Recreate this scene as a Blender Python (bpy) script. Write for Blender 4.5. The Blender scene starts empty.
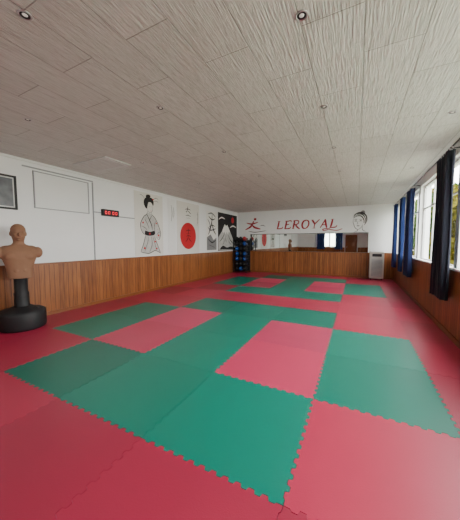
import bpy, bmesh, math, random
from mathutils import Vector, Matrix
random.seed(7)
S=bpy.context.scene
COL=S.collection
XL,XR,YB,YF,H=-5.18,1.26,11.0,-3.0,2.83

# ---------------------------------------------------------------- materials
def newmat(name):
    m=bpy.data.materials.new(name); m.use_nodes=True
    nt=m.node_tree; b=nt.nodes['Principled BSDF']
    return m,nt,b
def N(nt,t,**kw):
    n=nt.nodes.new(t)
    for k,v in kw.items():
        if k in n.inputs.keys(): n.inputs[k].default_value=v
        else: setattr(n,k,v)
    return n
def simple(name,col,rough=0.5,metal=0.0,var=0.08,scale=12,bump=0.0,spec=0.5,emit=None,es=0):
    m,nt,b=newmat(name)
    tc=N(nt,'ShaderNodeTexCoord'); no=N(nt,'ShaderNodeTexNoise'); no.inputs['Scale'].default_value=scale
    no.inputs['Detail'].default_value=4
    nt.links.new(tc.outputs['Object'],no.inputs['Vector'])
    mx=N(nt,'ShaderNodeMix',data_type='RGBA')
    mx.inputs[6].default_value=(*[c*(1-var) for c in col],1); mx.inputs[7].default_value=(*[min(1,c*(1+var)) for c in col],1)
    nt.links.new(no.outputs['Fac'],mx.inputs[0]); nt.links.new(mx.outputs[2],b.inputs['Base Color'])
    b.inputs['Roughness'].default_value=rough; b.inputs['Metallic'].default_value=metal
    b.inputs['Specular IOR Level'].default_value=spec
    if bump>0:
        bp=N(nt,'ShaderNodeBump'); bp.inputs['Strength'].default_value=bump; bp.inputs['Distance'].default_value=0.01
        nt.links.new(no.outputs['Fac'],bp.inputs['Height']); nt.links.new(bp.outputs['Normal'],b.inputs['Normal'])
    if emit:
        b.inputs['Emission Color'].default_value=(*emit,1); b.inputs['Emission Strength'].default_value=es
    return m
def mat_foam(name,col):
    m,nt,b=newmat(name)
    g=N(nt,'ShaderNodeNewGeometry'); oi=N(nt,'ShaderNodeObjectInfo')
    n1=N(nt,'ShaderNodeTexNoise'); n1.inputs['Scale'].default_value=1.3; n1.inputs['Detail'].default_value=5
    n2=N(nt,'ShaderNodeTexNoise'); n2.inputs['Scale'].default_value=160; n2.inputs['Detail'].default_value=2
    nt.links.new(g.outputs['Position'],n1.inputs['Vector']); nt.links.new(g.outputs['Position'],n2.inputs['Vector'])
    a=N(nt,'ShaderNodeMath',operation='MULTIPLY_ADD'); a.inputs[1].default_value=0.42; a.inputs[2].default_value=0.69
    nt.links.new(oi.outputs['Random'],a.inputs[0])
    c=N(nt,'ShaderNodeMath',operation='MULTIPLY_ADD'); c.inputs[1].default_value=0.22
    nt.links.new(n1.outputs['Fac'],c.inputs[0]); nt.links.new(a.outputs[0],c.inputs[2])
    hs=N(nt,'ShaderNodeHueSaturation'); hs.inputs['Color'].default_value=(*col,1)
    nt.links.new(c.outputs[0],hs.inputs['Value']); nt.links.new(hs.outputs[0],b.inputs['Base Color'])
    bp=N(nt,'ShaderNodeBump'); bp.inputs['Strength'].default_value=0.25; bp.inputs['Distance'].default_value=0.003
    nt.links.new(n2.outputs['Fac'],bp.inputs['Height']); nt.links.new(bp.outputs['Normal'],b.inputs['Normal'])
    b.inputs['Roughness'].default_value=0.38; b.inputs['Specular IOR Level'].default_value=0.6
    return m
def mat_wood(name,axis):
    m,nt,b=newmat(name)
    g=N(nt,'ShaderNodeNewGeometry'); sp=N(nt,'ShaderNodeSeparateXYZ'); nt.links.new(g.outputs['Position'],sp.inputs[0])
    d=N(nt,'ShaderNodeMath',operation='DIVIDE'); d.inputs[1].default_value=0.085; nt.links.new(sp.outputs[axis],d.inputs[0])
    fr=N(nt,'ShaderNodeMath',operation='FRACT'); nt.links.new(d.outputs[0],fr.inputs[0])
    fl=N(nt,'ShaderNodeMath',operation='FLOOR'); nt.links.new(d.outputs[0],fl.inputs[0])
    wn=N(nt,'ShaderNodeTexWhiteNoise',noise_dimensions='1D'); nt.links.new(fl.outputs[0],wn.inputs['W'])
    mp=N(nt,'ShaderNodeMapping'); mp.inputs['Scale'].default_value=(22,22,1.6); nt.links.new(g.outputs['Position'],mp.inputs[0])
    no=N(nt,'ShaderNodeTexNoise'); no.inputs['Scale'].default_value=1.5; no.inputs['Detail'].default_value=5; nt.links.new(mp.outputs[0],no.inputs['Vector'])
    ad=N(nt,'ShaderNodeMath',operation='ADD'); nt.links.new(no.outputs['Fac'],ad.inputs[0])
    ml=N(nt,'ShaderNodeMath',operation='MULTIPLY_ADD'); ml.inputs[1].default_value=0.35; ml.inputs[2].default_value=-0.17
    nt.links.new(wn.outputs['Value'],ml.inputs[0]); nt.links.new(ml.outputs[0],ad.inputs[1])
    cr=N(nt,'ShaderNodeValToRGB'); cr.color_ramp.elements[0].position=0.2; cr.color_ramp.elements[0].color=(0.17,0.050,0.012,1)
    cr.color_ramp.elements[1].position=0.8; cr.color_ramp.elements[1].color=(0.38,0.135,0.036,1); nt.links.new(ad.outputs[0],cr.inputs[0])
    lt=N(nt,'ShaderNodeMath',operation='LESS_THAN'); lt.inputs[1].default_value=0.08; nt.links.new(fr.outputs[0],lt.inputs[0])
    mx=N(nt,'ShaderNodeMix',data_type='RGBA'); nt.links.new(lt.outputs[0],mx.inputs[0]); nt.links.new(cr.outputs[0],mx.inputs[6]); mx.inputs[7].default_value=(0.05,0.015,0.004,1)
    nt.links.new(mx.outputs[2],b.inputs['Base Color']); b.inputs['Roughness'].default_value=0.42
    bp=N(nt,'ShaderNodeBump',invert=True); bp.inputs['Distance'].default_value=0.01; bp.inputs['Strength'].default_value=0.6
    nt.links.new(lt.outputs[0],bp.inputs['Height']); nt.links.new(bp.outputs['Normal'],b.inputs['Normal'])
    return m
def mat_ceiling():
    m,nt,b=newmat('embossed_ceiling_tiles')
    g=N(nt,'ShaderNodeNewGeometry')
    br=N(nt,'ShaderNodeTexBrick'); br.offset=0.5
    br.inputs['Scale'].default_value=1.0; br.inputs['Mortar Size'].default_value=0.0045; br.inputs['Mortar Smooth'].default_value=0.4
    br.inputs['Brick Width'].default_value=0.9; br.inputs['Row Height'].default_value=0.38
    br.inputs['Color1'].default_value=(0.62,0.625,0.61,1); br.inputs['Color2'].default_value=(0.67,0.675,0.66,1); br.inputs['Mortar'].default_value=(0.36,0.36,0.35,1)
    mp=N(nt,'ShaderNodeMapping'); mp.inputs['Rotation'].default_value=(0,0,math.radians(90)); nt.links.new(g.outputs['Position'],mp.inputs[0]); nt.links.new(mp.outputs[0],br.inputs['Vector'])
    m2=N(nt,'ShaderNodeMapping'); m2.inputs['Scale'].default_value=(85,6.5,1); nt.links.new(g.outputs['Position'],m2.inputs[0])
    n1=N(nt,'ShaderNodeTexNoise'); n1.inputs['Scale'].default_value=1.0; n1.inputs['Detail'].default_value=2; n1.inputs['Distortion'].default_value=0.5; nt.links.new(m2.outputs[0],n1.inputs['Vector'])
    mu=N(nt,'ShaderNodeMath',operation='MULTIPLY_ADD'); mu.inputs[1].default_value=-0.6; nt.links.new(br.outputs['Fac'],mu.inputs[0]); nt.links.new(n1.outputs['Fac'],mu.inputs[2])
    bp=N(nt,'ShaderNodeBump'); bp.inputs['Strength'].default_value=1.0; bp.inputs['Distance'].default_value=0.015
    nt.links.new(mu.outputs[0],bp.inputs['Height']); nt.links.new(bp.outputs['Normal'],b.inputs['Normal'])
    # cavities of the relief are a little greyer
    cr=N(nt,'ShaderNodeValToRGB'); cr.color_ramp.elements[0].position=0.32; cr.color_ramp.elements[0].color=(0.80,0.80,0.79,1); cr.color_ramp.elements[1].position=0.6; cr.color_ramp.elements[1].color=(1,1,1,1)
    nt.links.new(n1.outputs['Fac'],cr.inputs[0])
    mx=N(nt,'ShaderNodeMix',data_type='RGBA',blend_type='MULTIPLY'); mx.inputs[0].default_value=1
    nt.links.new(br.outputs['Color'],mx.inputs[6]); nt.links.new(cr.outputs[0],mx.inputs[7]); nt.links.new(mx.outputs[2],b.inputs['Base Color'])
    b.inputs['Roughness'].default_value=0.5
    return m
M={}
M['wall']=simple('white_wall_paint',(0.80,0.81,0.82),0.7,var=0.03,scale=3,bump=0.03)
M['panel']=simple('white_panel_paint',(0.76,0.77,0.77),0.6,var=0.02,scale=3)
M['cream']=simple('pale_hanging_panel',(0.70,0.69,0.65),0.7,var=0.03,scale=3)
M['red']=mat_foam('red_foam',(0.43,0.022,0.068))
M['redlitd']=mat_foam('red_foam_deep_light_tint',(0.50,0.036,0.10))  # inner red mats with reflected light in the colour, deeper tone for some rows
M['redlit']=mat_foam('red_foam_light_tint',(0.57,0.050,0.13))  # same red foam, made lighter and pinkish to paint in reflected light
M['green']=mat_foam('green_foam',(0.0,0.18,0.125))
M['under']=simple('dark_subfloor',(0.04,0.012,0.012),0.9)
M['woodx']=mat_wood('wood_planks_crosswise',0)
M['woody']=mat_wood('wood_planks_lengthwise',1)
M['woodtrim']=simple('varnished_wood_trim',(0.22,0.07,0.018),0.35,var=0.2,scale=20)
M['ceil']=mat_ceiling()
M['black']=simple('black_plastic',(0.010,0.010,0.012),0.6)
M['ink']=simple('black_ink',(0.012,0.011,0.012),0.8)
M['redink']=simple('red_paint',(0.50,0.010,0.018),0.6)
M['darkred']=simple('dark_red_paint',(0.34,0.010,0.026),0.6)
M['grayink']=simple('grey_ink',(0.22,0.22,0.23),0.8)
M['wash']=simple('pale_grey_ink_wash',(0.50,0.50,0.48),0.8,var=0.3,scale=7)
M['white']=simple('white_plastic',(0.8,0.8,0.8),0.4,var=0.02)
M['grey']=simple('grey_plastic',(0.30,0.31,0.33),0.4)
M['lightgrey']=simple('light_grey_plastic',(0.62,0.62,0.62),0.4,var=0.03)
M['beige']=simple('greyish_beige_plastic',(0.52,0.50,0.46),0.45,var=0.03)
M['frame']=simple('grey_white_window_frame',(0.50,0.51,0.52),0.4,var=0.02)
M['steel']=simple('brushed_steel',(0.6,0.6,0.62),0.3,metal=1.0)
M['darkmetal']=simple('dark_metal',(0.04,0.04,0.045),0.45,metal=0.6)
M['skin']=simple('tan_rubber',(0.26,0.135,0.080),0.7,var=0.07,scale=18,bump=0.05,spec=0.3)
M['paper']=simple('white_paper',(0.8,0.79,0.76),0.7,var=0.02)
M['led']=simple('red_led_digits',(0.6,0.01,0.02),0.4,emit=(1,0.02,0.05),es=1.5)
M['lens']=simple('lamp_lens',(0.6,0.6,0.58),0.3,emit=(1,0.95,0.85),es=0.3)
def mat_cloth(name,c):
    m,nt,b=newmat(name)
    tc=N(nt,'ShaderNodeTexCoord'); w=N(nt,'ShaderNodeTexNoise'); w.inputs['Scale'].default_value=300; nt.links.new(tc.outputs['Object'],w.inputs['Vector'])
    mx=N(nt,'ShaderNodeMix',data_type='RGBA'); mx.inputs[6].default_value=(*[x*0.8 for x in c],1); mx.inputs[7].default_value=(*[x*1.2 for x in c],1)
    nt.links.new(w.outputs['Fac'],mx.inputs[0]); nt.links.new(mx.outputs[2],b.inputs['Base Color']); b.inputs['Roughness'].default_value=0.85
    b.inputs['Sheen Weight'].default_value=0.1
    return m
M['navy']=mat_cloth('dark_navy_fabric',(0.004,0.006,0.018))
M['midblue']=mat_cloth('navy_blue_fabric',(0.008,0.020,0.095))
M['blue']=mat_cloth('blue_fabric',(0.010,0.036,0.17))
m,nt,b=newmat('mirror_glass'); M['mirror']=m
tc=N(nt,'ShaderNodeTexCoord'); no=N(nt,'ShaderNodeTexNoise'); no.inputs['Scale'].default_value=2; nt.links.new(tc.outputs['Object'],no.inputs['Vector'])
cr=N(nt,'ShaderNodeValToRGB'); cr.color_ramp.elements[0].color=(0.60,0.66,0.63,1); cr.color_ramp.elements[1].color=(0.66,0.71,0.68,1)
nt.links.new(no.outputs['Fac'],cr.inputs[0]); nt.links.new(cr.outputs[0],b.inputs['Base Color']); b.inputs['Metallic'].default_value=1; b.inputs['Roughness'].default_value=0.02
m=bpy.data.materials.new('window_glass'); m.use_nodes=True; nt=m.node_tree; nt.nodes.clear(); M['glass']=m
o=N(nt,'ShaderNodeOutputMaterial'); t=N(nt,'ShaderNodeBsdfTransparent'); gl=N(nt,'ShaderNodeBsdfGlossy'); gl.inputs['Roughness'].default_value=0.02
mx=N(nt,'ShaderNodeMixShader'); mx.inputs[0].default_value=0.05; nt.links.new(t.outputs[0],mx.inputs[1]); nt.links.new(gl.outputs[0],mx.inputs[2]); nt.links.new(mx.outputs[0],o.inputs[0])
M['leaf']=simple('green_leaves',(0.022,0.045,0.004),0.8,var=0.7,scale=1.5,spec=0.1)
M['leafy']=simple('yellow_green_leaves',(0.085,0.075,0.006),0.8,var=0.6,scale=1.5,spec=0.1)
M['bark']=simple('bark',(0.02,0.014,0.01),0.9,var=0.3,bump=0.3)
M['grass']=simple('pale_ground',(0.30,0.33,0.22),0.9,var=0.2,scale=2)

# ---------------------------------------------------------------- helpers
def obj_from(name,verts,faces,mat,parent=None,smooth=False,loc=None):
    me=bpy.data.meshes.new(name); me.from_pydata([tuple(v) for v in verts],[],faces); me.update()
    if mat: me.materials.append(mat)
    if smooth:
        for p in me.polygons: p.use_smooth=True
    o=bpy.data.objects.new(name,me); COL.objects.link(o)
    if loc: o.location=loc
    if parent: o.parent=parent
    return o
def from_bm(name,bm,mat,parent=None,smooth=False,loc=None):
    bmesh.ops.recalc_face_normals(bm,faces=bm.faces)
    me=bpy.data.meshes.new(name); bm.to_mesh(me); bm.free()
    if mat: me.materials.append(mat)
    if smooth:
        for p in me.polygons: p.use_smooth=True
    o=bpy.data.objects.new(name,me); COL.objects.link(o)
    if loc: o.location=loc
    if parent: o.parent=parent
    return o
def bbox(bm,x0,x1,y0,y1,z0,z1,bev=0):
    r=bmesh.ops.create_cube(bm,size=1)
    vs=r['verts']
    for v in vs:
        v.co=Vector(((x0+x1)/2+v.co.x*(x1-x0),(y0+y1)/2+v.co.y*(y1-y0),(z0+z1)/2+v.co.z*(z1-z0)))
    if bev>0:
        es=list({e for v in vs for e in v.link_edges})
        bmesh.ops.bevel(bm,geom=es,offset=bev,segments=2,affect='EDGES',profile=0.6)
def boxes(name,lst,mat,parent=None,bev=0,loc=None,smooth=False):
    bm=bmesh.new()
    for b in lst: bbox(bm,*b,bev=bev)
    return from_bm(name,bm,mat,parent,smooth,loc)
def lathe(name,prof,mat,parent=None,seg=32,loc=None,smooth=True,axis='Z'):
    vs=[];fs=[]
    for r,z in prof:
        for i in range(seg):
            a=2*math.pi*i/seg; vs.append((r*math.cos(a),r*math.sin(a),z))
    for k in range(len(prof)-1):
        for i in range(seg):
            j=(i+1)%seg; fs.append((k*seg+i,k*seg+j,(k+1)*seg+j,(k+1)*seg+i))
    if prof[0][0]>1e-5: fs.append(tuple(range(seg))[::-1])
    if prof[-1][0]>1e-5: fs.append(tuple((len(prof)-1)*seg+i for i in range(seg)))
    if axis=='X': vs=[(z,x,y) for x,y,z in vs]
    if axis=='Y': vs=[(y,z,x) for x,y,z in vs]
    return obj_from(name,vs,fs,mat,parent,smooth,loc)
def top(o,label,cat,group=None,kind=None):
    o['label']=label; o['category']=cat
    if group: o['group']=group
    if kind: o['kind']=kind
    return o
def struct(o,label,cat):
    o['kind']='structure'; o['label']=label; o['category']=cat; return o
def empty(name,loc):
    e=bpy.data.objects.new(name,None); COL.objects.link(e); e.location=loc; e.empty_display_size=0.2; return e
def catmull(p,n=8):
    out=[]
    P=[p[0]]+list(p)+[p[-1]]
    for i in range(1,len(P)-2):
        for k in range(n):
            t=k/n
            f=lambda a,b,c,d:0.5*((2*b)+(-a+c)*t+(2*a-5*b+4*c-d)*t*t+(-a+3*b-3*c+d)*t**3)
            out.append((f(P[i-1][0],P[i][0],P[i+1][0],P[i+2][0]),f(P[i-1][1],P[i][1],P[i+1][1],P[i+2][1])))
    out.append(tuple(p[-1])); return out
def art(name,items,mat,mapf,off,parent,ws=1.0):
    vs=[];fs=[]
    for it in items:
        b=len(vs)
        if it[0]=='s':
            pts=catmull(it[1]) if len(it[1])>2 else list(it[1]); w=it[2]*ws; tap=it[3] if len(it)>3 else 0.7
            n=len(pts)
            for i,(u,v) in enumerate(pts):
                a=pts[max(i-1,0)]; c=pts[min(i+1,n-1)]
                d=Vector((c[0]-a[0],c[1]-a[1]));
                if d.length<1e-9: d=Vector((1,0))
                d.normalize(); t=i/(n-1); ww=w*0.5*(1-tap*abs(2*t-1)**2)
                vs.append(mapf(u-d.y*ww,v+d.x*ww,off)); vs.append(mapf(u+d.y*ww,v-d.x*ww,off))
            for i in range(n-1): fs.append((b+2*i,b+2*i+1,b+2*i+3,b+2*i+2))
        elif it[0]=='p':
            pts=list(it[1])
            for (u,v) in pts: vs.append(mapf(u,v,off))
            fs.append(tuple(range(b,b+len(pts))))
        elif it[0]=='b':
            pts=catmull(list(it[1])+[it[1][0]],6)[:-1]
            for (u,v) in pts: vs.append(mapf(u,v,off))
            fs.append(tuple(range(b,b+len(pts))))
        elif it[0]=='c':
            (cu,cv),r=it[1],it[2]
            for k in range(48):
                a=2*math.pi*k/48; vs.append(mapf(cu+r*math.cos(a),cv+r*math.sin(a),off))
            fs.append(tuple(range(b,b+48)))
    bm=bmesh.new(); me=bpy.data.meshes.new('t'); me.from_pydata([tuple(v) for v in vs],[],fs); bm.from_mesh(me)
    big=[f for f in bm.faces if len(f.verts)>4]
    if big: bmesh.ops.triangulate(bm,faces=big)
    me=bpy.data.meshes.new(name); bm.to_mesh(me); bm.free(); me.materials.append(mat)
    o=bpy.data.objects.new(name,me); COL.objects.link(o); o.parent=parent
    return o
mapL=lambda u,v,o:(XL+o,u,v)
mapB=lambda u,v,o:(u,YB-o,v)

# ---------------------------------------------------------------- room shell
T=0.2
struct(boxes('floor',[(XL-T,XR+T,YF-T,YB+T,-0.15,0)],M['under']),'dark subfloor under the mats','floor')
struct(boxes('ceiling',[(XL-T,XR+T,YF-T,YB+T,H,H+0.15)],M['ceil']),'off-white embossed tile ceiling with recessed lights','ceiling')
struct(boxes('wall_left',[(XL-T,XL,YF-T,YB+T,0,H)],M['wall']),'white painted wall with wood wainscot and drawings','wall')
struct(boxes('wall_back',[(XL,XR,YB,YB+T,0,H)],M['wall']),'white painted end wall with lettering and mirrors','wall')
FW=(-3.4,-1.2)
struct(boxes('wall_front',[(XL,XR,YF-T,YF,0,1.0)]+[(XL,XR,YF-T,YF,2.3,H),(XL,FW[0],YF-T,YF,1.0,2.3),(FW[1],XR,YF-T,YF,1.0,2.3)],M['wall']),'white wall with a curtained window','wall')
WIN=[(0.2,2.15),(2.35,4.55),(4.7,7.15),(7.3,9.0),(9.15,10.85)]
ZB,ZT=1.0,2.66
L=[(XR,XR+T,YF-T,YB+T,0,ZB),(XR,XR+T,YF-T,YB+T,ZT,H)]
e=YF-T
for a,b_ in WIN:
    L.append((XR,XR+T,e,a,ZB,ZT)); e=b_
L.append((XR,XR+T,e,YB+T,ZB,ZT))
struct(boxes('wall_right',L,M['wall']),'white wall with a row of large windows','wall')
for i,(a,b_) in enumerate(WIN):
    f=0.035; x0,x1=XR+0.07,XR+0.11
    n_=3; st=(b_-a)/n_
    bl=[(x0,x1,a,b_,ZB,ZB+f),(x0,x1,a,b_,ZT-f,ZT),(x0,x1,a,a+f,ZB+f,ZT-f),(x0,x1,b_-f,b_,ZB+f,ZT-f)]
    for k in range(1,n_): bl.append((x0,x1,a+k*st-0.012,a+k*st+0.012,ZB+f,ZT-f))
    bl.append((x0+0.005,x1-0.005,a+f,b_-f,2.14,2.165))
    w=boxes('window_%d'%(i+1),bl,M['frame'])
    struct(w,'white framed multi-pane window with daylight','window')
    boxes('window_pane',[(XR+0.088,XR+0.092,a+f,b_-f,ZB+f,ZT-f)],M['glass'],parent=w)
    s=boxes('trim_%d'%(20+i),[(XR-0.04,XR+0.06,a-0.03,b_+0.03,ZB-0.005,ZB+0.02)],M['white']); struct(s,'white window sill','window sill')
a,b_=FW; f=0.06; y0,y1=YF-0.12,YF-0.06; mid=(a+b_)/2
w=boxes('window_6',[(a,b_,y0,y1,1.0,1.0+f),(a,b_,y0,y1,2.3-f,2.3),(a,a+f,y0,y1,1+f,2.3-f),(b_-f,b_,y0,y1,1+f,2.3-f),(mid-.05,mid+.05,y0,y1,1+f,2.3-f)],M['frame']); struct(w,'white framed window','window')
boxes('window_pane',[(a+f,b_-f,YF-0.095,YF-0.09,1+f,2.3-f)],M['glass'],parent=w)
WH=0.98
struct(boxes('trim_1',[(XL,XL+0.025,YF,YB,0,WH)],M['woody']),'varnished vertical plank wainscot','wainscot')
struct(boxes('trim_2',[(XL+0.025,XR-0.025,YB-0.025,YB,0,WH)],M['woodx']),'varnished vertical plank wainscot under the mirrors','wainscot')
struct(boxes('trim_3',[(XR-0.025,XR,YF,YB,0,WH)],M['woody']),'varnished vertical plank wainscot below the windows','wainscot')
struct(boxes('trim_4',[(XL+0.025,-1.0,YF,YF+0.025,0,WH),(0.05,XR-0.025,YF,YF+0.025,0,WH)],M['woodx']),'varnished vertical plank wainscot','wainscot')
struct(boxes('trim_5',[(XL,XL+0.045,YF,YB,WH,WH+0.03)],M['woodtrim']),'wood rail on top of the wainscot','rail')
struct(boxes('trim_6',[(XL+0.045,XR-0.03,YB-0.045,YB,WH,WH+0.03)],M['woodtrim']),'wood rail on top of the wainscot','rail')
struct(boxes('baseboard_left',[(XL+0.025,XL+0.04,YF,YB-0.03,0,0.09)],M['woodtrim']),'dark wood baseboard','baseboard')
struct(boxes('baseboard_back',[(XL+0.045,XR-0.045,YB-0.04,YB-0.025,0,0.09)],M['woodtrim']),'dark wood baseboard','baseboard')
struct(boxes('baseboard_right',[(XR-0.04,XR-0.025,YF,YB-0.045,0,0.09)],M['woodtrim']),'dark wood baseboard','baseboard')
d=boxes('door_1',[(-0.95,0.0,YF+0.005,YF+0.045,0.02,2.1)],M['woodtrim']); struct(d,'dark varnished wooden door','door')
boxes('door_handle',[(-0.88,-0.78,YF+0.045,YF+0.09,1.0,1.03)],M['steel'],parent=d)
struct(boxes('trim_7',[(XL,XL+0.03,YF,YB,H-0.04,H)],M['panel']),'white ceiling cove','cove')

# ---------------------------------------------------------------- foam mats
xs=[XL+0.045,-4.3,-3.3,-2.3,-1.3,-0.3,0.7,XR-0.045]
ys=[YF+0.08,-1.8,-0.8,0.2]+[1.2+i for i in range(10)]+[YB-0.045]
def edge(a,b):
    m_=0.04; a2,b2=a+m_,b-m_
    n=int(round((b2-a2)/0.040)); n+=(n+1)%2; w=0.004; d_=0.0115; out=[(a2-w,0.0)]
    st=(b2-a2)/n
    for i in range(n):
        o_=d_ if i%2 else -d_
        s0=a2+i*st; s1=s0+st
        out.append((s0+w,o_)); out.append((s1-w,o_))
    out+=[(b2+w,0.0)]
    return out
G=0.0017; IN=0.02
def cellcolor(c,y):
    r=round(y-0.2)
    if r in (1,4,6,9): return 'green' if c in (2,3,4) else 'red'
    if r in (2,3,7,8):
        if c in (1,3,5): return 'green'
        if c in (2,4): return 'redlitd' if r in (2,7) else 'redlit'
    return 'red'
for i in range(len(xs)-1):
    for j in range(len(ys)-1):
        x0,x1,y0,y1=xs[i],xs[i+1],ys[j],ys[j+1]
        ex,ey=edge(x0,x1),edge(y0,y1)
        def clampx(s): return min(max(s,x0+IN),x1-IN)
        def clampy(s): return min(max(s,y0+IN),y1-IN)
        P=[];Q=[]
        P.append((x0+G,y0+G)); Q.append((x0+IN,y0+IN))
        if j>0:
            for s,o_ in ex: P.append((s,y0+o_+G)); Q.append((clampx(s),y0+IN))
        P.append((x1-G,y0+G)); Q.append((x1-IN,y0+IN))
        if i<len(xs)-2:
            for s,o_ in ey: P.append((x1+o_-G,s)); Q.append((x1-IN,clampy(s)))
        P.append((x1-G,y1-G)); Q.append((x1-IN,y1-IN))
        if j<len(ys)-2:
            for s,o_ in ex[::-1]: P.append((s,y1+o_-G)); Q.append((clampx(s),y1-IN))
        P.append((x0+G,y1-G)); Q.append((x0+IN,y1-IN))
        if i>0:
            for s,o_ in ey[::-1]: P.append((x0+o_+G,s)); Q.append((x0+IN,clampy(s)))
        cx,cy=(x0+x1)/2,(y0+y1)/2; n=len(P)
        vs=[(p[0]-cx,p[1]-cy,0.0) for p in P]+[(p[0]-cx,p[1]-cy,0.022) for p in P]+[(q[0]-cx,q[1]-cy,0.022) for q in Q]
        fs=[]
        for k in range(n):
            k2=(k+1)%n
            fs.append((k,k2,n+k2,n+k)); fs.append((n+k,n+k2,2*n+k2,2*n+k))
        vs.append((0,0,0.022)); cc=3*n
        for k in range(n): fs.append((2*n+k,2*n+(k+1)%n,cc))
        c=cellcolor(i,y0 if j>0 else -9)
        o=obj_from('foam_mat',vs,fs,M[c],loc=(cx,cy,0.0))
        top(o,{'red':'red interlocking foam puzzle mat in the training floor border','redlitd':'red interlocking foam mat coloured deep pinkish for reflected light, enclosed by green mats','redlit':'red interlocking foam mat coloured light pinkish for reflected light, enclosed by green mats','green':'teal green interlocking foam puzzle mat of the training floor'}[c],'floor mat','interlocking training floor mats')
MZ=0.022

# ---------------------------------------------------------------- ceiling lights
def downlight(x,y):
    e_=lathe('recessed_ceiling_light',[(0.028,0),(0.040,0),(0.042,-0.004),(0.039,-0.008),(0.030,-0.007),(0.028,0)],M['steel'],loc=(x,y,H),seg=24)
    lathe('lamp_housing',[(0.028,-0.0005),(0.0285,-0.006),(0.018,-0.003)],M['darkmetal'],parent=e_,seg=24)
    lathe('lamp_bulb',[(0.0,-0.007),(0.009,-0.006),(0.016,-0.003),(0.016,-0.0006)],M['lens'],parent=e_,seg=20)
    top(e_,'small round chrome recessed ceiling spotlight','ceiling light','recessed ceiling spotlights')
for x,ys0 in ((-0.36,[1.72,2.92,4.2,5.6,7.2,9.0]),(-1.93,[0.92,2.15,3.6,5.2,6.9,8.8]),(-3.5,[1.64,3.4,5.2,7.0,8.9]),(0.9,[3.69,6.0,8.3])):
    for y in ys0: downlight(x,y)
e_=boxes('ceiling_vent',[(-0.45,0.45,-0.27,0.27,-0.015,0)],M['lightgrey'],loc=(-4.25,3.15,H)); 
boxes('vent_grille',[(-0.38,0.38,-0.22+k*0.055,-0.19+k*0.055,-0.022,-0.015) for k in range(8)],M['lightgrey'],parent=e_)
top(e_,'flat light grey rectangular vent panel on the ceiling','vent')

# ---------------------------------------------------------------- left wall things
p=empty('picture_frame',(XL,1.9,2.22))
boxes('frame',[(0,0.03,-0.30,0.30,-0.28,-0.25),(0,0.03,-0.30,0.30,0.25,0.28),(0,0.03,-0.30,-0.27,-0.25,0.25),(0,0.03,0.27,0.30,-0.25,0.25)],M['black'],parent=p)
boxes('mount',[(0,0.012,-0.27,0.27,-0.25,0.25)],M['lightgrey'],parent=p)
boxes('photograph',[(0.012,0.015,-0.25,0.25,-0.23,0.23)],simple('photo_print',(0.10,0.105,0.12),0.3,var=0.9,scale=9),parent=p)
top(p,'black framed dark picture on the white wall','picture')

w=empty('wall_hatch',(XL,2.97,2.32))
boxes('hatch_panel',[(0,0.008,-0.5,0.5,-0.30,0.33)],M['panel'],parent=w)
boxes('hatch_frame',[(0,0.02,-0.515,0.515,-0.315,-0.30),(0,0.02,-0.515,0.515,0.33,0.345),(0,0.02,-0.515,-0.5,-0.3,0.33),(0,0.02,0.5,0.515,-0.3,0.33)],M['grey'],parent=w)
top(w,'white closed serving hatch with thin grey frame in the wall','hatch')
cd=boxes('cable_conduit',[(0.001,0.021,-0.01,0.01,WH+0.03,2.69)],M['grey'],loc=(XL,3.58,0)); top(cd,'thin grey cable conduit running along the white wall','conduit')
boxes('conduit_branch',[(0.001,0.021,0.62,1.13,2.00,2.022)],M['grey'],parent=cd)
boxes('conduit_branch',[(0.001,0.021,-1.28,0.01,2.70,2.72)],M['grey'],parent=cd)
boxes('conduit_branch',[(0.001,0.021,0.01,0.18,2.05,2.07)],M['grey'],parent=cd)
t=empty('wall_timer',(XL,3.98,2.07))
boxes('housing',[(0.001,0.08,-0.21,0.21,-0.075,0.075)],M['black'],parent=t,bev=0.008)
seg={'a':((-.5,1),(.5,1)),'b':((.5,1),(.5,0)),'c':((.5,0),(.5,-1)),'d':((-.5,-1),(.5,-1)),'e':((-.5,0),(-.5,-1)),'f':((-.5,1),(-.5,0)),'g':((-.5,0),(.5,0))}
for k,dg in enumerate(['abcdef','abcdef','abcdef','abcdef']):
    cu=(-0.14,-0.06,0.05,0.13)[k]; it=[]
    for s in dg:
        (a0,b0),(a1,b1)=seg[s]
        it.append(('s',[(cu+a0*0.040,b0*0.028),(cu+a1*0.040,b1*0.028)],0.012,0.0))
    art('digit',it,M['led'],lambda u,v,o:(0.0812,u,v),0,t)
top(t,'black digital wall timer with glowing red digits','timer')

def poster(u0,u1,v0,v1,mat,name,th=0.008):
    return boxes(name,[(XL+0.0006,XL+th,u0,u1,v0,v1)],mat)
P1=poster(4.72,5.78,1.03,2.74,M['cream'],'hanging_banner'); top(P1,'cream hanging banner with black ink drawing of kimono lady','banner')
U=5.24
art('kimono_wash',[('b',[(U-.02,2.22),(U-.20,2.10),(U-.32,1.88),(U-.26,1.66),(U-.16,1.60),(U-.22,1.38),(U-.34,1.14),(U-.05,1.09),(U+.20,1.16),(U+.42,1.08),(U+.30,1.34),(U+.18,1.58),(U+.36,1.50),(U+.42,1.66),(U+.32,1.92),(U+.20,2.10),(U+.08,2.18)])],M['wash'],mapL,0.0105,P1)
art('hair',[('b',[(U-.14,2.34),(U-.20,2.45),(U-.17,2.57),(U-.05,2.64),(U+.10,2.63),(U+.17,2.54),(U+.15,2.42),(U+.08,2.50),(U-.02,2.50),(U-.06,2.40),(U-.09,2.32)])],M['ink'],mapL,0.012,P1)
art('hair_bun',[('b',[(U-.12,2.62),(U-.10,2.69),(U+.0,2.71),(U+.06,2.67),(U-.02,2.62)])],M['ink'],mapL,0.0122,P1)
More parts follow.
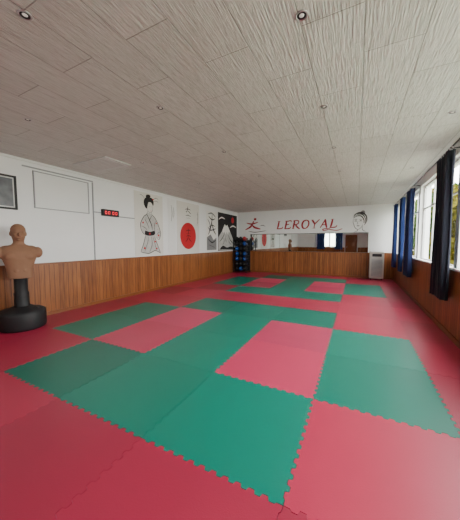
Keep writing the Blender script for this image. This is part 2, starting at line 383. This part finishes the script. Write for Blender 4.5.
art('ink_drawing',[
 ('s',[(U+.13,2.58),(U+.25,2.65),(U+.36,2.63)],.014),('s',[(U+.15,2.54),(U+.28,2.57),(U+.36,2.54)],.012),('s',[(U-.16,2.58),(U-.26,2.66),(U-.34,2.66)],.012),
 ('s',[(U-.07,2.36),(U-.05,2.27),(U+.03,2.22),(U+.10,2.26),(U+.13,2.34),(U+.13,2.44)],.012),
 ('s',[(U-.02,2.39),(U+.03,2.40)],.012),('s',[(U+.08,2.40),(U+.12,2.39)],.012),('s',[(U+.07,2.38),(U+.085,2.32)],.008),
 ('s',[(U+.08,2.22),(U+.10,2.17),(U+.22,2.08),(U+.34,1.90),(U+.43,1.66),(U+.36,1.48),(U+.22,1.56)],.026),
 ('s',[(U-.06,2.26),(U-.10,2.17),(U-.22,2.08),(U-.33,1.88),(U-.28,1.68),(U-.16,1.60)],.026),
 ('s',[(U-.10,2.17),(U+.00,2.02),(U+.08,1.86),(U+.10,1.74)],.036),('s',[(U+.10,2.16),(U+.02,2.04),(U-.04,1.94)],.022),
 ('s',[(U-.18,2.04),(U-.08,1.90),(U-.02,1.76)],.02),('s',[(U+.24,2.02),(U+.18,1.86),(U+.20,1.70)],.02),
 ('s',[(U-.30,1.84),(U-.18,1.80),(U-.10,1.74)],.016),('s',[(U+.40,1.70),(U+.32,1.66),(U+.26,1.60)],.016),('s',[(U+.36,1.82),(U+.28,1.76)],.016),
 ('s',[(U-.16,1.60),(U-.22,1.40),(U-.34,1.14)],.026),('s',[(U+.18,1.58),(U+.28,1.36),(U+.42,1.08)],.026),
 ('s',[(U-.34,1.14),(U-.05,1.09),(U+.20,1.16),(U+.42,1.08)],.026),
 ('s',[(U-.04,1.56),(U-.10,1.36),(U-.20,1.14)],.018),('s',[(U+.06,1.56),(U+.08,1.34),(U-.02,1.12)],.024),
 ('s',[(U+.12,1.54),(U+.20,1.34),(U+.24,1.16)],.018),
],M['ink'],mapL,0.0125,P1,0.8)
art('sash',[('b',[(U-.17,1.72),(U+.0,1.69),(U+.18,1.72),(U+.19,1.62),(U+.0,1.58),(U-.17,1.61)])],M['ink'],mapL,0.0135,P1)
for cc,rr in (((U-.24,1.93),.028),((U+.34,1.60),.030),((U+.06,2.27),.013),((U+.15,2.60),.024),((U-.20,1.24),.032),((U+.20,1.42),.028),((U+.0,1.64),.03),((U+.26,1.94),.024),((U+.26,1.22),.03)):
    art('red_accent',[('c',cc,rr)],M['redink'],mapL,0.0145,P1)
Pb=poster(6.02,6.36,1.03,2.74,M['panel'],'hanging_banner'); top(Pb,'narrow white hanging banner with small brush writing','banner')
art('brush_writing',[('s',[(6.16,2.55),(6.20,2.3),(6.16,2.05)],.018),('s',[(6.26,2.5),(6.29,2.3),(6.25,2.15)],.014)],M['ink'],mapL,0.011,Pb)
P2=poster(6.44,7.70,1.03,2.74,M['cream'],'hanging_banner'); top(P2,'cream hanging banner with red sun disc and brush lettering','banner')
art('red_sun',[('c',(7.04,1.62),.45)],M['redink'],mapL,0.010,P2)
art('brush_figure',[
 ('s',[(6.90,1.78),(7.02,1.82),(7.18,1.80)],.024),('s',[(7.05,1.88),(7.04,1.74),(7.00,1.64)],.026),('s',[(6.92,1.70),(7.16,1.71)],.018),
 ('s',[(6.92,1.60),(7.04,1.63),(7.18,1.60)],.024),('s',[(7.04,1.62),(6.98,1.50),(6.88,1.42)],.028),('s',[(7.05,1.56),(7.12,1.48),(7.22,1.43)],.026),('s',[(6.96,1.52),(7.12,1.53)],.016)],M['ink'],mapL,0.012,P2)
art('brush_lettering',[
 ('s',[(6.86,2.50),(7.0,2.53),(7.18,2.51)],.024),('s',[(7.01,2.62),(6.99,2.50),(6.92,2.40)],.028),('s',[(7.03,2.48),(7.10,2.42),(7.20,2.38)],.026),
 ('s',[(6.88,2.44),(7.12,2.45)],.016),('s',[(6.88,2.30),(7.02,2.32),(7.18,2.29)],.022),('s',[(7.02,2.37),(7.02,2.22)],.018),('s',[(6.92,2.22),(7.14,2.22)],.016),
 ('s',[(7.58,2.5),(7.60,2.3),(7.57,2.0)],.018),('s',[(7.54,2.40),(7.64,2.41)],.014),('s',[(7.54,2.25),(7.64,2.24)],.014),('s',[(7.54,2.1),(7.63,2.12)],.014)],M['ink'],mapL,0.014,P2)
P3=poster(8.2,8.98,1.08,2.62,M['paper'],'wall_print'); top(P3,'tall grey and black ink print on the wall','print')
art('ink_wash',[('p',[(8.22,1.60),(8.50,1.72),(8.72,1.50),(8.96,1.60),(8.96,1.1),(8.22,1.1)]),
 ('s',[(8.3,2.0),(8.5,1.88),(8.9,1.96)],.06),('s',[(8.3,2.5),(8.6,2.55),(8.9,2.42)],.06),('s',[(8.28,2.3),(8.45,2.1),(8.4,1.8)],.05)],M['grayink'],mapL,0.011,P3)
art('ink_lines',[('s',[(8.35,2.42),(8.6,2.30),(8.85,2.36)],.045),('s',[(8.62,2.5),(8.58,2.2),(8.45,1.9),(8.32,1.7)],.06),('s',[(8.6,2.15),(8.72,1.9),(8.9,1.72)],.06),
 ('s',[(8.3,1.55),(8.6,1.4),(8.9,1.5)],.05),('s',[(8.4,1.3),(8.8,1.2)],.05),('s',[(8.4,2.02),(8.62,2.08),(8.84,2.04)],.035)],M['ink'],mapL,0.014,P3)
P4=poster(9.1,10.92,1.05,2.66,M['ink'],'wall_poster'); top(P4,'large black poster with white mountain and red sun','poster')
art('mountain',[('p',[(9.12,1.07),(10.9,1.07),(10.9,1.30),(10.6,1.45),(10.35,1.72),(10.1,2.00),(9.92,2.18),(9.8,2.12),(9.68,2.20),(9.45,1.90),(9.12,1.62)])],M['wash'],mapL,0.011,P4)
art('snow_cap',[('p',[(9.68,2.20),(9.8,2.12),(9.92,2.18),(10.1,2.00),(10.2,1.86),(10.06,1.88),(9.98,1.76),(9.86,1.88),(9.76,1.74),(9.66,1.88),(9.52,1.80),(9.45,1.90)])],M['paper'],mapL,0.0125,P4)
art('cloud',[('s',[(9.15,2.36),(9.4,2.46),(9.7,2.42)],.06)],M['paper'],mapL,0.011,P4)
art('cloud',[('s',[(10.2,2.08),(10.5,2.16),(10.85,2.10)],.06)],M['paper'],mapL,0.011,P4)
art('mountain_ridges',[('s',[(9.66,1.82),(9.50,1.62),(9.2,1.42)],.04),('s',[(10.0,1.74),(10.2,1.52),(10.6,1.3)],.04),('s',[(9.80,1.70),(9.76,1.55),(9.84,1.40)],.03),('s',[(9.6,1.6),(9.62,1.45),(9.5,1.3)],.03),('s',[(10.05,1.55),(10.1,1.42),(10.3,1.3)],.03),
 ('b',[(9.2,1.1),(9.5,1.26),(9.9,1.18),(10.3,1.22),(10.8,1.1)])],M['ink'],mapL,0.014,P4)
art('red_sun',[('c',(10.45,2.42),.14)],M['redink'],mapL,0.016,P4)

# ---------------------------------------------------------------- back wall
for k in range(5):
    x0=-4.5+k*0.976; mo=boxes('wall_mirror',[(x0+0.004,x0+0.972,YB-0.018,YB-0.005,WH+0.045,1.77)],M['mirror'])
    boxes('mirror_backing',[(x0+0.001,x0+0.975,YB-0.012,YB-0.0005,WH+0.033,1.79)],M['darkmetal'],parent=mo)
    top(mo,'large dark edged wall mirror above the wood wainscot','mirror','row of wall mirrors')
def LT(x,z,s,pts): return [(x+(u+0.14*v)*s,z+v*s*0.94) for u,v in pts]
letters={
'L':[([(0.12,1.0),(0.10,0.5),(0.06,0.03)],.19),([(-.04,0.02),(.3,0.03),(.62,0.10),(.70,.26)],.12),([(-.06,.98),(.30,1.0)],.08)],
'E':[([(0.12,1.0),(0.10,0.5),(0.06,0.03)],.19),([(-.06,.98),(.3,.97),(.62,1.02),(.68,.82)],.11),([(.1,.52),(.32,.53),(.48,.58)],.10),([(-.04,.02),(.3,.02),(.62,.06),(.70,.24)],.12)],
'R':[([(0.12,1.0),(0.10,0.5),(0.06,0.0)],.19),([(-.08,.94),(.3,1.03),(.6,.9),(.56,.62),(.3,.5),(.12,.5)],.12),([(.3,.5),(.5,.22),(.86,-.06)],.17),([(-.06,.0),(.22,.0)],.08)],
'O':[([(.36,1.02),(.08,.84),(.0,.46),(.14,.08),(.38,-.02)],.19),([(.36,1.02),(.64,.88),(.74,.5),(.62,.12),(.38,-.02)],.15)],
'Y':[([(0.0,1.0),(.18,.74),(.36,.5)],.19),([(.78,1.04),(.56,.76),(.36,.48),(.34,.0)],.13),([(-.12,.99),(.14,1.0)],.08),([(.18,.0),(.50,.0)],.08)],
'A':[([(.4,1.04),(.22,.5),(.0,.0)],.11),([(.4,1.04),(.54,.5),(.72,.0)],.19),([(.16,.36),(.36,.38),(.6,.36)],.09)],
'Z':[([(0.14,1.0),(0.12,0.5),(0.06,0.04)],.19),([(-.04,.02),(.3,.03),(.6,.08),(.70,.26)],.12),([(-.04,.98),(.30,1.0)],.08),([(.06,.06),(-.2,-.22),(-.6,-.30),(-.7,-.16),(-.3,-.10),(.2,-.24),(.8,-.32),(1.3,-.14)],.10)]}
root=empty('wall_lettering',(0,0,0))
xx=-3.22; sc=0.365
for ch,adv in (('L',.88),('E',.90),('R',1.0),('O',1.0),('Y',.94),('A',.98),('Z',1.0)):
    its=[('s',LT(xx,2.0,sc,p_),w_*sc*1.08,0.40) for p_,w_ in letters[ch]]
    art('letter',its,M['darkred'],mapB,0.004,root)
    xx+=adv*sc*1.06
top(root,'dark red brush style LEROYAL lettering painted on white wall','lettering')
lg=empty('wall_emblem',(0,0,0))
art('red_brush_strokes',[
 ('s',[(-4.70,2.32),(-4.50,2.27),(-4.34,2.28),(-4.12,2.34)],.07),('s',[(-4.34,2.40),(-4.40,2.26),(-4.52,2.12),(-4.76,2.00)],.09),
 ('s',[(-4.42,2.22),(-4.28,2.10),(-4.0,2.02)],.09),('b',[(-4.34,2.50),(-4.27,2.54),(-4.20,2.50),(-4.24,2.43),(-4.31,2.43)])],M['darkred'],mapB,0.004,lg)
art('black_brush_strokes',[('s',[(-4.6,1.93),(-4.25,1.88),(-3.72,1.94)],.03),('s',[(-4.02,2.16),(-3.90,2.19),(-3.78,2.14)],.025)],M['ink'],mapB,0.006,lg)
top(lg,'dark red brush stroke fighter emblem painted on wall','emblem')
fc=empty('wall_portrait',(0,0,0)); cx=0.02; cz=2.19
art('hair_bun',[('b',[(cx+.06,cz+.34),(cx+.10,cz+.43),(cx+.19,cz+.43),(cx+.22,cz+.34),(cx+.15,cz+.30)])],M['grayink'],mapB,0.004,fc)
art('portrait_lines',[
 ('s',[(cx-.16,cz+.16),(cx-.19,cz+.02),(cx-.16,cz-.08),(cx-.12,cz-.20),(cx-.02,cz-.28),(cx+.09,cz-.22),(cx+.16,cz-.08)],.018),
 ('s',[(cx-.16,cz+.16),(cx-.14,cz+.28),(cx+.0,cz+.36),(cx+.15,cz+.34),(cx+.26,cz+.22),(cx+.28,cz+.04),(cx+.20,cz-.12)],.045),
 ('s',[(cx-.15,cz+.18),(cx-.04,cz+.24),(cx+.10,cz+.22),(cx+.19,cz+.06),(cx+.18,cz-.04)],.035),
 ('s',[(cx-.13,cz+.24),(cx+.0,cz+.30),(cx+.15,cz+.27),(cx+.24,cz+.10),(cx+.22,cz-.04)],.03),
 ('s',[(cx-.06,cz+.32),(cx+.08,cz+.33),(cx+.2,cz+.25)],.022),
 ('s',[(cx-.15,cz+.095),(cx-.09,cz+.115),(cx-.04,cz+.09)],.016),('s',[(cx+.03,cz+.09),(cx+.08,cz+.11),(cx+.14,cz+.085)],.016),
 ('s',[(cx-.14,cz+.035),(cx-.09,cz+.05),(cx-.045,cz+.03)],.024),('s',[(cx+.035,cz+.03),(cx+.08,cz+.05),(cx+.13,cz+.035)],.024),
 ('s',[(cx-.01,cz+.04),(cx-.04,cz-.06),(cx+.005,cz-.075)],.013),('s',[(cx-.06,cz-.15),(cx-.01,cz-.14),(cx+.05,cz-.15)],.024),('s',[(cx-.035,cz-.18),(cx+.02,cz-.18)],.012),
 ('s',[(cx-.03,cz-.28),(cx-.03,cz-.34),(cx-.17,cz-.39)],.016),('s',[(cx+.14,cz-.14),(cx+.15,cz-.30),(cx+.27,cz-.37)],.016)],M['ink'],mapB,0.005,fc)
top(fc,'black line portrait of a face painted on the wall','drawing')

# ---------------------------------------------------------------- portable air unit
a=empty('portable_air_unit',(0.66,10.70,MZ))
boxes('body',[(-0.23,0.23,-0.17,0.17,0.05,1.03)],M['beige'],parent=a,bev=0.03)
boxes('grille',[(-0.17,0.17,-0.182,-0.168,0.14+k*0.045,0.165+k*0.045) for k in range(14)],M['grey'],parent=a)
boxes('control_panel',[(-0.15,0.15,-0.18,-0.168,0.86,0.96)],M['darkmetal'],parent=a)
for sx in (-1,1):
    for sy in (-1,1):
        lathe('wheel',[(0,-0.012),(0.025,-0.012),(0.025,0.012),(0,0.012)],M['black'],parent=a,axis='X',loc=(sx*0.17,sy*0.12,0.025),seg=16)
top(a,'greyish beige portable air unit with front grille on wheels','air conditioner')

# ---------------------------------------------------------------- equipment rack with gloves
RX0,RX1,RY0,RY1=-5.10,-4.46,10.40,10.86
rk=empty('equipment_rack',((RX0+RX1)/2,(RY0+RY1)/2,MZ))
hx,hy=(RX1-RX0)/2,(RY1-RY0)/2
for sx in (-1,1):
    for sy in (-1,1):
        boxes('post',[(sx*hx-0.014,sx*hx+0.014,sy*hy-0.014,sy*hy+0.014,0,1.56)],M['darkmetal'],parent=rk)
SH=[0.08,0.31,0.54,0.77,1.0,1.23,1.46]
for z in SH: boxes('shelf',[(-hx+0.015,hx-0.015,-hy,hy,z-0.012,z)],M['darkmetal'],parent=rk)
boxes('back_panel',[(-hx+0.015,hx-0.015,hy-0.006,hy-0.002,0.05,1.5)],M['black'],parent=rk)
top(rk,'black metal shelving rack holding training gloves','shelf')
def glove_mesh():
    bm=bmesh.new()
    def ball(c,s):
        r=bmesh.ops.create_icosphere(bm,subdivisions=3,radius=1)
        for v in r['verts']: v.co=Vector((c[0]+v.co.x*s[0],c[1]+v.co.y*s[1],c[2]+v.co.z*s[2]))
    ball((0,-0.05,0.075),(0.068,0.085,0.072)); ball((0,0.02,0.07),(0.06,0.08,0.055)); ball((0.06,-0.02,0.065),(0.026,0.055,0.028))
    ball((0,0.10,0.06),(0.048,0.07,0.045))
    return from_bm('g',bm,None,smooth=True)
g0=glove_mesh(); rm=g0.modifiers.new('r','REMESH'); rm.mode='VOXEL'; rm.voxel_size=0.008; rm.use_smooth_shade=True
bpy.context.view_layer.update()
gm=bpy.data.meshes.new_from_object(g0.evaluated_get(bpy.context.evaluated_depsgraph_get())); bpy.data.objects.remove(g0)
for p_ in gm.polygons: p_.use_smooth=True
mnz=min(v.co.z for v in gm.vertices)
for v in gm.vertices: v.co.z-=mnz
gm.materials.clear()
gcols={'black':M['black'],'blue':simple('blue_leather',(0.01,0.07,0.35),0.35),'red':simple('red_leather',(0.4,0.02,0.03),0.35),'white':simple('white_leather',(0.6,0.6,0.6),0.4)}
gms={}
for k_,m_ in gcols.items():
    q=gm.copy(); q.materials.append(m_); gms[k_]=q
ct=lathe('cuff_tmp',[(0.044,0),(0.05,0.005),(0.05,0.055),(0.044,0.06)],M['darkmetal'],axis='Y',seg=20); cuffm=ct.data; bpy.data.objects.remove(ct)
for si,z in enumerate(SH):
    for k in range(3):
        cn=random.choice(['black','black','black','blue','blue','red','black'])
        o=bpy.data.objects.new('boxing_glove',gms[cn]); COL.objects.link(o)
        o.location=(RX0+0.125+k*0.190,RY0+0.17,MZ+z+0.001); o.rotation_euler=(0,0,random.uniform(-0.05,0.05)); o.scale=(1.15,1.1,1.35)
        c_=bpy.data.objects.new('cuff',cuffm); COL.objects.link(c_); c_.parent=o; c_.location=(0,0.13,0.055)
        top(o,'%s leather boxing glove stored on the rack shelf'%cn,'boxing glove','boxing gloves on the rack')

# ---------------------------------------------------------------- boxing dummy
D=empty('boxing_dummy',(-4.77,2.02,MZ)); D.rotation_euler=(0,0,math.radians(72))
lathe('base',[(0.28,0),(0.30,0.012),(0.31,0.05),(0.31,0.24),(0.30,0.28),(0.26,0.305),(0.17,0.325),(0.13,0.35)],M['black'],parent=D,seg=48)
lathe('pole',[(0.115,0.345),(0.10,0.37),(0.095,0.52),(0.10,0.56),(0.088,0.58),(0.088,0.84)],M['black'],parent=D,seg=32)
lathe('base_cap',[(0.03,0.0),(0.035,0.012),(0.02,0.02)],M['darkmetal'],parent=D,loc=(0.19,-0.12,0.308),seg=16)
prof=[(0.80,.0,.0,0),(0.80,.135,.095,0),(0.86,.14,.10,0),(0.94,.145,.10,0),(1.02,.16,.108,0),(1.10,.182,.118,-.003),(1.17,.20,.12,-.004),(1.23,.215,.108,.0),(1.275,.195,.09,.005),(1.31,.13,.078,.01),(1.335,.078,.068,.01),(1.36,.062,.062,.008),(1.39,.060,.063,.0),(1.41,.064,.075,-.012),(1.435,.070,.09,-.02),(1.48,.079,.10,-.016),(1.53,.084,.106,-.008),(1.58,.082,.104,-.004),(1.62,.066,.085,.0),(1.65,.038,.048,.0),(1.66,0,0,0)]
vs=[];fs=[];sg=40
for z,rx,ry,oy in prof:
    for i in range(sg):
        aa=2*math.pi*i/sg; ca,sa=math.cos(aa),math.sin(aa); e2=0.85
        kx=1.14
        vs.append((kx*max(rx,1e-4)*math.copysign(abs(ca)**e2,ca),oy+kx*max(ry,1e-4)*math.copysign(abs(sa)**e2,sa),z))
for k in range(len(prof)-1):
    for i in range(sg):
        j=(i+1)%sg; fs.append((k*sg+i,k*sg+j,(k+1)*sg+j,(k+1)*sg+i))
bm=bmesh.new(); mt=bpy.data.meshes.new('tmp'); mt.from_pydata(vs,[],fs); bm.from_mesh(mt)
bmesh.ops.remove_doubles(bm,verts=bm.verts,dist=0.0005)
def ball(c,s):
    r=bmesh.ops.create_icosphere(bm,subdivisions=3,radius=1)
    for v in r['verts']:
        v.co=Vector((v.co.x*s[0],v.co.y*s[1],v.co.z*s[2]))+Vector((c[0]*1.14,c[1]*1.14,c[2]))
for sx in (-1,1):
    ball((sx*.205,0,1.205),(.068,.08,.09)); ball((sx*.085,-.082,1.15),(.09,.05,.066)); ball((sx*.045,-.082,1.03),(.042,.028,.05)); ball((sx*.042,-.080,.93),(.04,.028,.045))
    ball((sx*.084,0.0,1.50),(.012,.024,.035)); ball((sx*.034,-.106,1.53),(.028,.016,.009)); ball((sx*.040,-.095,1.475),(.022,.02,.02))
    ball((sx*.12,.02,1.27),(.09,.055,.05))
ball((0,-.127,1.485),(.014,.024,.03)); ball((0,-.116,1.435),(.028,.014,.008)); ball((0,-.102,1.408),(.03,.022,.02))
ts=from_bm('torso',bm,M['skin'],parent=D,smooth=True)
rm=ts.modifiers.new('r','REMESH'); rm.mode='VOXEL'; rm.voxel_size=0.006; rm.use_smooth_shade=True
sm=ts.modifiers.new('s','SMOOTH'); sm.factor=0.5; sm.iterations=6
top(D,'tan rubber torso boxing dummy on black weighted base','boxing dummy')

# ---------------------------------------------------------------- curtains
rod=lathe('curtain_rod',[(0.010,0.0),(0.010,10.9)],M['darkmetal'],axis='Y',loc=(XR-0.12,0,2.72),seg=16)
for y in (0.1,2.25,4.62,7.22,9.08,10.8):
    boxes('rod_bracket',[(0.0,0.12,y-0.01,y+0.01,-0.02,-0.01)],M['darkmetal'],parent=rod)
top(rod,'long dark metal curtain rod above the windows','curtain rod')
def curtain(y0,y1,mat,lab,folds,amp=0.05,ph=0,loc=None,rot=0,z0=0.56,z1=2.66,ringz=2.708):
    n=folds*12; zs=[z0+k*(z1-z0)/10 for k in range(11)]
    vs=[];fs=[]
    cy=(y0+y1)/2
    for k,z in enumerate(zs):
        f=k/10
        for i in range(n+1):
            t=i/n
            y=(y0+(y1-y0)*t-cy)*(1.0-0.10*math.sin(f*math.pi))
            a_=amp*(0.75+0.25*math.sin(t*9+ph))
            x=a_*math.sin(2*math.pi*folds*t+0.5*math.sin(3*f+ph)+ph)+0.006*math.sin(11*t+5*f)
            vs.append((x,y,z))
    for k in range(10):
        for i in range(n): fs.append((k*(n+1)+i,k*(n+1)+i+1,(k+1)*(n+1)+i+1,(k+1)*(n+1)+i))
    o=obj_from('curtain',vs,fs,mat,smooth=True,loc=loc or (XR-0.13,cy,0))
    o.rotation_euler=(0,0,rot)
    so=o.modifiers.new('s','SOLIDIFY'); so.thickness=0.004
    for k in range(folds):
        yy=(y0+(y1-y0)*(k+0.5)/folds)-cy
        lathe('curtain_ring',[(0.013,-0.004),(0.020,-0.004),(0.020,0.004),(0.013,0.004),(0.013,-0.004)],M['steel'],parent=o,axis='Y',loc=(0.01,yy,ringz),seg=16)
    top(o,lab,'curtain','window curtains')
curtain(4.5,5.1,M['navy'],'almost black navy curtain bunched beside the window',6,0.05)
curtain(7.2,7.9,M['midblue'],'navy blue curtain gathered between two windows',6,0.045,1.0)
curtain(8.5,8.95,M['blue'],'blue curtain gathered beside a bright window',4,0.045,2.0)
curtain(9.85,10.3,M['blue'],'blue curtain gathered near the room corner',4,0.045,0.4)
rod2=lathe('curtain_rod',[(0.010,-3.5),(0.010,-1.1)],M['darkmetal'],axis='X',loc=(0,YF+0.12,2.42),seg=16); top(rod2,'dark metal curtain rod above the end window','curtain rod')
for x in (-3.45,-1.15): boxes('rod_bracket',[(x-0.01,x+0.01,-0.12,0,-0.02,-0.01)],M['darkmetal'],parent=rod2)
curtain(0,0.75,M['blue'],'blue curtain drawn half across the end window',6,0.045,0.4,loc=(-3.03,YF+0.12,0),rot=math.pi/2,z0=0.8,z1=2.36,ringz=2.408)
curtain(0,0.65,M['blue'],'blue curtain drawn half across the end window',6,0.045,1.4,loc=(-1.5,YF+0.12,0),rot=math.pi/2,z0=0.8,z1=2.36,ringz=2.408)

# ---------------------------------------------------------------- outside
gr=boxes('garden_ground',[(XR+T,XR+40,-25,50,-1.4,-1.2)],M['grass']); struct(gr,'pale ground outside the windows','ground')
def leafmesh(name,n,R,mat):
    vs=[];fs=[]
    cl=[(Vector((random.uniform(-1,1),random.uniform(-1,1),random.uniform(-1,1)))*R*0.6,random.uniform(.35,.5)*R) for _ in range(12)]
    for _ in range(n):
        c,r=random.choice(cl); d_=Vector((random.gauss(0,1),random.gauss(0,1),random.gauss(0,1))).normalized()*r*random.uniform(.6,1)
        p_=c+d_; a_=Vector((random.gauss(0,1),random.gauss(0,1),random.gauss(0,1))).normalized()*0.12; b2=a_.cross(Vector((random.gauss(0,1),random.gauss(0,1),1))).normalized()*0.08
        k=len(vs); vs+= [p_-a_,p_+b2,p_+a_,p_-b2]; fs.append((k,k+1,k+2,k+3))
    me=bpy.data.meshes.new(name); me.from_pydata([tuple(v) for v in vs],[],fs); me.materials.append(mat); return me
lm=[leafmesh('foliage',4600,1.6,M['leaf']),leafmesh('foliage',4600,1.6,M['leafy'])]
tm=lathe('tk',[(0.16,0),(0.12,0.8),(0.10,2.0),(0.04,3.0)],M['bark'],seg=12); trm=tm.data; bpy.data.objects.remove(tm)
for k,(x,y,s) in enumerate([(3.6,10.8,1.1),(4.1,15.6,1.4),(5.0,21.2,1.5),(6.4,27.5,1.7),(9.5,16.5,1.5)]):
    o=bpy.data.objects.new('tree',trm); COL.objects.link(o); o.location=(x,y,-1.2); o.scale=(s,s,s); o.rotation_euler=(0,0,k)
    f_=bpy.data.objects.new('foliage',lm[(k+1)%2]); COL.objects.link(f_); f_.parent=o; f_.location=(0,0,2.6)
    top(o,'%s leafy tree outside the windows'%('yellow-green' if (k+1)%2 else 'green'),'tree','trees outside')

# ---------------------------------------------------------------- world, lights, camera
wd=bpy.data.worlds.new('World'); S.world=wd; wd.use_nodes=True; nt=wd.node_tree; bg=nt.nodes['Background']
tc=N(nt,'ShaderNodeTexCoord'); sp=N(nt,'ShaderNodeSeparateXYZ'); nt.links.new(tc.outputs['Generated'],sp.inputs[0])
cr=N(nt,'ShaderNodeValToRGB'); cr.color_ramp.elements[0].position=0.0; cr.color_ramp.elements[0].color=(0.85,0.87,0.8,1); cr.color_ramp.elements[1].position=0.6; cr.color_ramp.elements[1].color=(0.95,0.95,0.95,1)
nt.links.new(sp.outputs['Z'],cr.inputs[0]); nt.links.new(cr.outputs[0],bg.inputs['Color']); bg.inputs['Strength'].default_value=17.0
for i,(a_,b_) in enumerate(WIN):
    l=bpy.data.lights.new('window_portal','AREA'); l.shape='RECTANGLE'; l.size=ZT-ZB; l.size_y=b_-a_; l.cycles.is_portal=True
    o=bpy.data.objects.new('window_portal',l); COL.objects.link(o); o.location=(XR+0.15,(a_+b_)/2,(ZB+ZT)/2); o.rotation_euler=(0,math.radians(90),0)
l=bpy.data.lights.new('window_portal','AREA'); l.shape='RECTANGLE'; l.size=FW[1]-FW[0]; l.size_y=1.3; l.cycles.is_portal=True
o=bpy.data.objects.new('window_portal',l); COL.objects.link(o); o.location=((FW[0]+FW[1])/2,YF-0.15,1.65); o.rotation_euler=(math.radians(90),0,0)
cam=bpy.data.cameras.new('camera'); co=bpy.data.objects.new('camera',cam); COL.objects.link(co)
cam.sensor_fit='VERTICAL'; cam.sensor_height=36; cam.lens=250/520*36; cam.clip_start=0.05
co.location=(0,0,1.38); co.rotation_euler=(math.radians(90-3.9),0,math.radians(26.9))
S.camera=co
